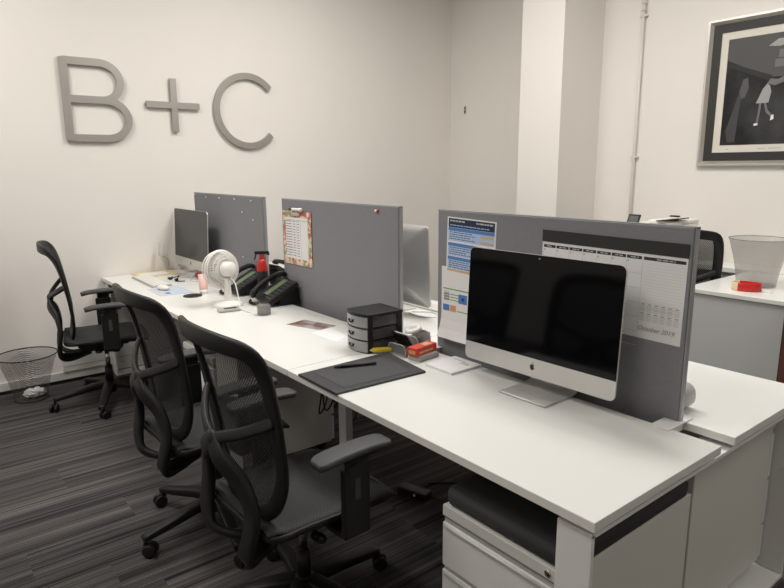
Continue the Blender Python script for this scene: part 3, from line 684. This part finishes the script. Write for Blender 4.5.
# desk fan, faces -X
t = thing('desk_fan', 'white desk fan seen from behind on the middle desk', 'fan', (-2.675, .32, H), .20)
MB().lathe([(0, 0), (.085, 0), (.088, .008), (.07, .022), (.028, .032), (.0, .033)], CREAM).build('base', t)
MB().lathe([(.026, .02), (.022, .06), (.018, .13), (.02, .165), (0, .17)], CREAM).build('neck', t)
FM = Matrix.Translation((-.015, 0, .215)) @ Matrix.Rotation(-.10, 4, 'Y') @ Matrix.Rotation(-PI / 2, 4, 'Y')   # local z -> -X (front)
hd = MB(); hd.lathe([(0, -.065), (.032, -.065), (.042, -.055), (.045, .01), (.04, .03), (0, .03)], CREAM, FM); hd.build('motor_housing', t)
cg = MB(); R = .106
for z, r in ((.02, R), (.035, R + .003), (.075, R - .004)): cg.merge(_t := bmesh.new(), CREAM) if False else cg.sweep([FM @ Vector((r * math.cos(2 * PI * k / 36), r * math.sin(2 * PI * k / 36), z)) for k in range(36)], circ(.004 if r != R + .003 else .006, 6), CREAM, up=(1, 0, 0), closed=True)
for k in range(60):
    a = 2 * PI * k / 60; c, s = math.cos(a), math.sin(a)
    cg.sweep([FM @ Vector((c * r, s * r, z)) for r, z in ((.042, -.012), (.072, -.008), (.092, .004), (R, .02), (R, .04), (R - .006, .065), (.078, .085), (.035, .095))], circ(.0022, 4), CREAM, up=(1, 0, .01))
for r, z in ((.062, -.010), (.082, -.003), (.035, .095)): cg.sweep([FM @ Vector((r * math.cos(2 * PI * k / 30), r * math.sin(2 * PI * k / 30), z)) for k in range(30)], circ(.0025, 5), CREAM, up=(1, 0, 0), closed=True)
cg.build('cage', t)
bl = MB()
for k in range(3):
    a = 2 * PI * k / 3; b = bmesh.new(); g = []
    for i in range(6):
        r = .03 + .055 * i / 5; wd = .25 + .5 * i / 5
        g.append([b.verts.new(FM @ Vector((r * math.cos(a + u * wd), r * math.sin(a + u * wd), .04 + .022 * u))) for u in (-1, -.5, 0, .5, 1)])
    for A, B in zip(g, g[1:]):
        for j in range(4): b.faces.new((A[j], A[j + 1], B[j + 1], B[j]))
    bmesh.ops.solidify(b, geom=b.faces[:], thickness=.002); bl.merge(b, CREAM, None, True)
bl.lathe([(0, .03), (.03, .03), (.028, .06), (0, .065)], CREAM, FM); bl.build('blades', t)
MB().tube([(.03, .0, .17), (.06, .01, .14), (.10, .0, .06), (.14, -.02, .012), (.19, -.03, .004), (.25, -.04, .0035)], .0035, CABLEW).build('power_cord', t)
# phones
def phone(label, loc, rz, src=None):
    if src: t = copy_tree(src); t.location = loc; t.rotation_euler = (0, 0, rz); t['label'] = label; return t
    t = thing('desk_telephone', label, 'telephone', loc, rz, 'black desk telephones')
    # local: front low edge at -y, back raised, handset on the left
    F = Matrix.Translation((0, 0, .072)) @ Matrix.Rotation(.50, 4, 'X')
    MB().box((0, 0, 0), (.225, .215, .030), BLACK, .008, M=F).build('body', t)
    MB().prism([(-.02, .0), (.105, .0), (.085, .095), (-.02, .05)], .19, BLACK, Matrix(((0, 0, 1, -.095), (1, 0, 0, 0), (0, 1, 0, 0), (0, 0, 0, 1)))).build('foot_stand', t)
    MB().box((-.016, .015, .0158), (.070, .165, .003), INK, .001, M=F).box((-.016, .015, .0168), (.060, .150, .003), LCD, .001, M=F).build('display', t)
    kp = MB()
    for r in range(4):
        for k in range(7): kp.box((.034 + r * .0195, -.08 + k * .0265, .0165), (.014, .015, .005), PADM, .0015, M=F)
    kp.build('keypad', t)
    hs = smooth_path([F @ Vector(p_) for p_ in ((-.085, -.118, .022), (-.085, -.108, .042), (-.085, -.06, .056), (-.085, .0, .060), (-.085, .06, .056), (-.085, .108, .042), (-.085, .118, .022))], 5); n = len(hs)
    MB().sweep(hs, rrect(.046, .026, .01, 3), BLACK, up=(0, -.4, 1), scales=[(1.15 if (i < 8 or i > n - 9) else .85, 1) for i in range(n)]).build('handset', t)
    pts = []
    for i in range(70): a = i * 1.5; pts.append((-.10 + .0019 * i, -.128 + .008 * math.cos(a) - .02 * math.sin(i / 22), .012 + .008 * math.sin(a)))
    MB().sweep(pts, circ(.0025, 5), BLACK).build('coiled_cord', t)
    return t
ph = phone('black desk telephone with green display beside the middle partition', (-2.56, .575, H), -.10)
phone('black desk telephone behind the white desk fan', (-2.965, .565, H), -.10, ph)
phone('black desk telephone on the far side desk, peeking past the middle partition', (-3.20, .93, H), PI + .2, ph)
# jar
t = thing('glass_jar', 'small round glass jar of grey clips by the telephone', 'jar', (-2.335, .375, H))
MB().lathe([(0, 0), (.036, 0), (.038, .004), (.038, .045), (.036, .048), (.035, .045), (.035, .006), (0, .005)], SMOKE).build('glass', t)
MB().lathe([(0, .006), (.034, .006), (.034, .02), (0, .022)], GREYP).build('contents', t)
MB().lathe([(0, .048), (.037, .048), (.037, .056), (0, .057)], SMOKE).build('lid', t)
o = MB().box((0, 0, .009), (.065, .12, .014), GREYP, .005).box((0, .01, .0165), (.035, .07, .003), PADM, .001).build('remote_control', loc=(-2.54, .26, H), rot=(0, 0, -.15)); tag(o, 'small grey gadget lying in front of the fan base', 'gadget')
# spray bottle
t = thing('spray_bottle', 'red and black spray bottle standing behind the telephones', 'spray bottle', (-2.80, .61, H), 1.1)
MB().lathe([(0, 0), (.034, 0), (.036, .01), (.036, .09), (.036, .16), (.03, .165)], BLACK).build('bottle_label', t)
MB().lathe([(.0335, .155), (.0365, .165), (.033, .185), (.026, .215), (.02, .235), (0, .236)], REDP).build('bottle', t)
MB().box((.0, .0, .25), (.03, .028, .03), REDP, .004).box((0, .0, .275), (.09, .03, .018), BLACK, .005).box((-.04, 0, .25), (.008, .012, .04), BLACK, .003, rot=(0, .3, 0)).box((.04, .0, .268), (.014, .02, .02), BLACK, .003).build('trigger_head', t)
# pink cup
t = thing('plastic_cup', 'pale pink plastic cup with white base between fan and computer', 'cup', (-3.11, .345, H))
MB().lathe([(.026, .03), (.03, .125), (.028, .125), (.024, .032), (0, .031)], PINK).build('body', t)
MB().lathe([(0, 0), (.025, 0), (.026, .03), (0, .03)], CREAM).build('base', t)
o = MB().lathe([(0, 0), (.058, 0), (.058, .005), (0, .005)], BLACK).build('coaster', loc=(-3.086, .262, H)); tag(o, 'round black coaster on the far desk beside the mouse', 'coaster')
# far desk: keyboard, mouse, pad, folder, cables, red case
t = thing('keyboard', 'white keyboard with white keys near the sign wall', 'keyboard', (-3.78, .225, H), -.02)
MB().box((0, 0, .006), (.50, .135, .009), GREYP, .003, rot=(.02, 0, 0)).build('body', t)
kb = MB()
for r in range(5):
    for k in range(18): kb.box((-.23 + k * .027, -.048 + r * .024, .0125), (.022, .019, .005), CREAM, .0015)
kb.build('keys', t)
o = MB().prism([(-.16, -.10), (.13, -.11), (.15, .10), (-.17, .11)], .002, mat('pale_blue_sheet', (.55, .60, .68), .6)).box((.06, .03, .0022), (.06, .05, .0008), PBLUE).box((-.05, -.05, .0022), (.14, .04, .0008), LINK_).box((.07, -.04, .0022), (.05, .03, .0008), BLUE).build('mouse_pad', loc=(-3.34, .21, H)); tag(o, 'printed blue and white sheet under the mouse', 'mouse pad')
o = MB().sphere((0, 0, 0), .055, CREAM, (.95, .55, .32)).build('mouse', loc=(-3.40, .185, H + .019), rot=(0, 0, .3)); tag(o, 'white computer mouse on the printed sheet', 'mouse')
o = MB().box((0, 0, .004), (.22, .31, .008), MANILA, .001).box((.02, -.03, .009), (.12, .20, .002), CREAM).build('folder', loc=(-4.085, .365, H), rot=(0, 0, .03)); tag(o, 'manila folder against the sign wall under the computer', 'folder')
o = MB().tube([(-.09, 0, .016), (.0, .004, .018), (.09, 0, .016)], .022, mat('dark_red_case', (.28, .012, .015), .4), up=(0, 0, 1)).build('red_case', loc=(-3.62, .54, H + .007)); tag(o, 'dark red glasses case under the computer by the sign wall', 'case')
cbm = MB(); cbm.tube([(-.15, -.02, .005), (-.06, -.06, .006), (0, -.02, .03), (.05, -.07, .006), (.10, -.02, .005)], .0035, BLACK)
cbm.box((-.06, -.07, .008), (.04, .02, .015), BLACK, .003).box((.02, -.05, .008), (.03, .02, .014), BLACK, .003)
tag(cbm.build('adapter_cable', loc=(-3.72, .43, H)), 'short black cable with plugs in front of the far computer', 'cable')
tag(MB().tube([(-.05, .06, .06), (0, .02, .045), (.06, -.05, .008), (.14, -.08, .0045), (.22, -.03, .0045)], .0035, CABLEW).build('white_cable', loc=(-3.75, .53, H)), 'thin white cable curling under the far computer', 'cable')
o = MB().bx(-.045, .045, 0, .002, -.06, .06, ALUS, .001).tube([(0, .01, -.05), (0, .06, -.08), (0, .07, -.15)], .004, GREYP).build('phone_holder', loc=(-4.13, .42, H + .12 + .055), rot=(0, .35, 0)); tag(o, 'small silver clip holder at the left of the far computer', 'holder')
# far side desk: keyboard and cable
t = thing('slim_keyboard', 'thin white keyboard on the far side desk behind the middle partition', 'keyboard', (-1.93, 1.185, H))
MB().box((0, 0, .005), (.42, .11, .008), ALUS, .003).build('body', t)
kb = MB()
for r in range(5):
    for k in range(14): kb.box((-.187 + k * .0288, -.042 + r * .021, .010), (.023, .017, .004), CREAM, .001)
kb.build('keys', t)
tag(MB().tube([(-.05, -.04, .004), (.02, .03, .004), (.09, .02, .004), (.13, -.03, .004), (.06, -.08, .004), (-.04, -.07, .004)], .0035, CABLEW).build('looped_cable', loc=(-1.80, 1.07, H)), 'white looped cable on the far side desk behind the middle partition', 'cable')
tag(MB().tube([(-.28, -.02, .003), (-.1, .03, .003), (0, .0, .003), (.13, .04, .003), (.3, .03, .003)], .002, CABLEW).build('charging_cable', loc=(-2.15, .55, H)), 'thin white cord running along the middle partition base', 'cable')

# ------------------------------------------------------------------ under the desks
for i in range(5):
    rr = random.Random(i); x = -1.90 + .07 * i; y = .45; zb_ = .30 + .04 * (i % 3)
    tag(MB().tube([(x, y, H - .07), (x - .02, y + .02, .55), (x + rr.uniform(-.05, .03), y, .42), (x + .02, y - .02, zb_), (x + .035, y + .02, zb_ + .08), (x + .03, y + .04, .62)], .0045, BLACK).build('power_cable'), 'black power cable hanging below the seam behind the graphics tablet', 'cable', 'cables hanging under the desks')
tag(MB().tube([(-.93, .48, H - .07), (-.93, .46, .60), (-.90, .44, .50), (-.84, .44, .46)], .004, BLACK).cyl((-.84, .44, .46), (-.82, .44, .455), .006, GREYP).build('loose_cable'), 'single black cable end dangling under the nearest desk', 'cable')
t = thing('power_adapter', 'black power adapter lying on the carpet under the nearest desk', 'adapter', (-1.36, .63, 0), .3)
MB().box((0, 0, .018), (.16, .065, .034), BLACK, .006).build('body', t)
MB().cyl((.02, -.034, .02), (.02, -.037, .02), .006, CREAM).build('indicator', t)
MB().tube([(.08, 0, .015), (.16, .03, .006), (.2, .12, .006), (.12, .2, .006), (0, .12, .006)], .004, BLACK).build('cord', t)
o = MB().box((0, 0, .02), (.05, .12, .04), mat('lime_plastic', (.45, .6, .05), .5), .01).build('green_object', loc=(-2.13, .10, 0), rot=(0, 0, .3)); tag(o, 'small lime green item on the carpet behind the middle chair', 'toy')

# ------------------------------------------------------------------ baskets
def basket(label, loc, r0, r1, h, rim, m, name='waste_basket', squash=1):
    t = thing(name, label, 'waste basket', loc)
    MB().lathe([(r0 + (r1 - r0) * (k / 10) ** 1.5, .004 + h * k / 10) for k in range(11)], m, n=48, squash=squash).build('mesh_wall', t)
    MB().lathe([(0, .003), (r0, .003), (r0, .006), (0, .006)], m if m is SMOKE else WIREM, squash=squash).build('bottom', t)
    MB().sweep([(r1 * math.cos(2 * PI * k / 48), squash * r1 * math.sin(2 * PI * k / 48), h + .003) for k in range(48)], circ(rim, 6), m if m is SMOKE else BLACK, closed=True).build('rim', t)
    if m is not SMOKE: MB().sweep([(r0 * math.cos(2 * PI * k / 48), squash * r0 * math.sin(2 * PI * k / 48), .005) for k in range(48)], circ(rim * .8, 6), BLACK, closed=True).build('foot_ring', t)
    return t
basket('dark wire mesh waste basket on the carpet beside the sign wall', (-4.0, -.57, 0), .105, .185, .31, .004, WIREM)
b = MB(); s_ = bmesh.new(); bmesh.ops.create_icosphere(s_, subdivisions=3, radius=.045)
for v in s_.verts: v.co *= 1 + rnd.uniform(-.16, .16)
b.merge(s_, PAPER, Matrix.Diagonal((1.0, 1.5, .7, 1))); tag(b.build('crumpled_paper', loc=(-3.99, -.55, .042)), 'crumpled white paper at the bottom of the wire waste basket', 'paper')

# ------------------------------------------------------------------ far counter and cabinet
CZ = .84
t = thing('white_counter_cabinet', 'white cabinet with pale grey front behind the nearest bench', 'cabinet', (-.77, 2.84, 0))
MB().bx(-.24, .285, -.41, .44, 0, CZ - .026, mat('pale_grey_panel', (.50, .51, .50), .5, bump=.03), .002).build('carcass', t)
MB().bx(-.25, .295, -.42, .45, CZ - .026, CZ, WHITE, .003).build('worktop', t)
o = MB().bx(-2.1, .6, 3.31, YR - .001, CZ - .03, CZ + .004, WHITE, .003).bx(-2.08, .58, 3.36, YR - .025, 0, CZ - .03, WMET2, .002).build('wall_counter'); tag(o, 'long low white counter running along the back wall', 'counter')
# printer
t = thing('office_printer', 'white office printer with tilted touch panel on the back wall counter', 'printer', (-1.61, 3.22, CZ + .004)); t.scale = (.84, .9, .96)
MB().bx(-.22, .24, -.21, .2, .0, .27, CREAM, .01).build('body', t)
MB().bx(-.20, .22, -.20, .19, .272, .30, CREAM, .01).bx(-.04, .22, -.15, .19, .30, .33, CREAM, .012).build('scanner_lid', t)
MB().box((-.15, -.20, .318), (.11, .012, .10), BLACK, .003, rot=(-.5, 0, 0)).box((-.15, -.206, .321), (.085, .004, .07), mat('grey_touch_screen', (.09, .09, .09), .3), .001, rot=(-.5, 0, 0)).build('touch_panel', t)
MB().box((.14, -.10, .335), (.20, .16, .008), BLACK, .002, rot=(0, -.12, 0)).box((.05, .1, .345), (.08, .03, .012), BLACK, .003).build('feeder_tray', t)
MB().box((.20, -.12, .31), (.13, .12, .012), GREYP, .002).build('output_tray', t)
# clear basket and tape on the cabinet
basket('clear smoked plastic waste basket standing on the white cabinet', (-.775, 2.78, CZ), .105, .165, .275, .003, SMOKE, 'clear_basket')
t = MB().sweep([(.072 * math.cos(a), .05 * math.sin(a), .024) for a in [2 * PI * k / 32 for k in range(32)]], rrect(.006, .046, .002, 2), REDP, closed=True)
o = t.build('ribbon_loop', loc=(-.745, 2.58, CZ + .0005), rot=(0, 0, .3)); o.data.materials.append(YEL)
o.data.materials.append(MANILA)
for f in o.data.polygons:
    if f.center.x < -.035 : f.material_index = 2
tag(o, 'red and yellow tape loop lying before the clear basket', 'tape')
o = MB().box((0, 0, .006), (.05, .02, .012), CREAM, .002).build('eraser', loc=(-.645, 2.60, CZ)); tag(o, 'tiny pale eraser at the right of the tape loop', 'eraser')
tag(MB().tube([(-.05, 0, .004), (.0, .02, .01), (.05, .0, .02), (.12, .03, .01)], .003, BLACK).build('thin_black_wire', loc=(-.56, 2.78, CZ)), 'thin black wire on the cabinet right of the clear basket', 'cable')
t = thing('brown_cabinet', 'dark brown wooden cabinet at the right edge of the picture', 'cabinet', (-.25, 2.64, 0))
MB().bx(-.216, .35, -.28, .25, 0, .80, BROWNW, .003).build('carcass', t); MB().bx(-.217, .36, -.285, .26, .80, .825, BROWNW, .003).build('top', t)
hb = MB(); 
for p_ in ((0, 0, .03), (.03, .01, .035), (.01, .0, .055), (.05, .0, .06)): hb.sphere(p_, .03, BLACK, (1, 1, .9))
hb.sphere((.0, -.01, .2), .015, BLACK).tube([(.05, 0, .05), (.03, 0, .13), (0, -.01, .2)], .006, BLACK)
tag(hb.build('dark_desk_ornament', loc=(-.435, 2.62, .826)), 'small dark ornament on the brown cabinet at the picture edge', 'ornament')

# ------------------------------------------------------------------ framed picture
t = thing('framed_picture', 'large monochrome print in a silver frame on the back wall', 'picture', (-.93, YR - .001, 2.035))
W2, H2 = .632, .505
fr = MB()
pr = [(0, 0), (.038, 0), (.038, .012), (.02, .035), (.005, .035), (0, .02)]
def frame_ring(mb, hw_, hh, prof, m_):
    b = bmesh.new(); cs = [(-1, -1), (1, -1), (1, 1), (-1, 1)]
    R_ = [[b.verts.new((sx * (hw_ - a), -d_, sz * (hh - a))) for a, d_ in prof] for sx, sz in cs]; n = len(prof)
    for i in range(4):
        A, B = R_[i], R_[(i + 1) % 4]
        for k in range(n): b.faces.new((A[k], A[(k + 1) % n], B[(k + 1) % n], B[k]))
    bmesh.ops.recalc_face_normals(b, faces=b.faces); mb.merge(b, m_)
frame_ring(fr, W2, H2, pr, SILVERF); fr.build('frame', t)
mt_ = MB(); frame_ring(mt_, W2 - .037, H2 - .037, [(0, .002), (.060, .002), (.060, .010), (0, .010)], MATG); frame_ring(mt_, W2 - .096, H2 - .096, [(0, .002), (.050, .002), (.050, .007), (0, .007)], IVORY); mt_.build('mount', t)
pm = MB(); pw, ph_ = W2 - .147, H2 - .147
pm.bx(-pw, pw, -.006, -.002, -ph_, ph_, MONO)
def poly(pts, m_, d_=.0066): pm.prism([(-pw + x, -ph_ + z) for x, z in pts], .0006, m_, Matrix.Translation((0, -.0060 - (d_ - .0066), 0)) @ RX)
poly([(0, .58), (.12, .52), (.30, .44), (.97, .40), (.97, .716), (0, .716)], MGREY if False else mat('print_mid_grey', (.075, .075, .075), .6))
poly([(.02, .56), (.30, .45), (.33, .40), (.30, .41), (.02, .53)], MDARK, .0072)
poly([(.26, .64), (.32, .68), (.42, .67), (.52, .70), (.60, .66), (.50, .64), (.40, .645), (.33, .63)], MLIGHT, .0072)
poly([(.03, .1), (.12, .42), (.10, .02), (.05, .02)], mat('print_soft_grey', (.045, .045, .046), .5), .0072)
def fig(pts, m_, d_): poly([((x - .29) * .72 + .245, (z - .11) * .78 + .125) for x, z in pts], m_, d_)
# small pale figure in a dress, generic
fig([(.25, .30), (.30, .42), (.335, .46), (.36, .44), (.375, .39), (.36, .30)], MLIGHT, .0078)
fig([(.28, .30), (.275, .20), (.265, .13), (.285, .13), (.295, .22), (.30, .30)], MGREY, .0078); fig([(.32, .30), (.345, .22), (.40, .17), (.41, .19), (.36, .24), (.34, .30)], MGREY, .0078)
fig([(.25, .11), (.285, .115), (.285, .13), (.25, .13)], PAPER, .0082); fig([(.39, .15), (.42, .16), (.415, .20), (.395, .19)], PAPER, .0082)
fig([(.33, .46), (.36, .50), (.42, .49), (.50, .52), (.56, .50), (.50, .47), (.40, .44)], MGREY, .0078)
poly(arc(.50, .55, .10, .045, 0, 360, 20)[:-1], MLIGHT, .0082)
poly([(.10, .36), (.12, .44), (.15, .45), (.16, .38), (.14, .32), (.115, .31)], mat('print_dim_grey', (.08, .08, .08), .5), .0078)
for zz_, xx in ((.56, .33), (.5, .31)): poly([(xx, zz_), (xx + .10, zz_), (xx + .10, zz_ + .05), (xx, zz_ + .05)], MGREY, .0074)
pm.build('print', t)
sig = MB()
for k, (x, l_) in enumerate(((-.44, .02), (-.23, .05), (-.16, .08))): sig.bx(x, x + l_, -.0078, -.007, -H2 + .118, -H2 + .121, GINK)
sig.build('signature', t)
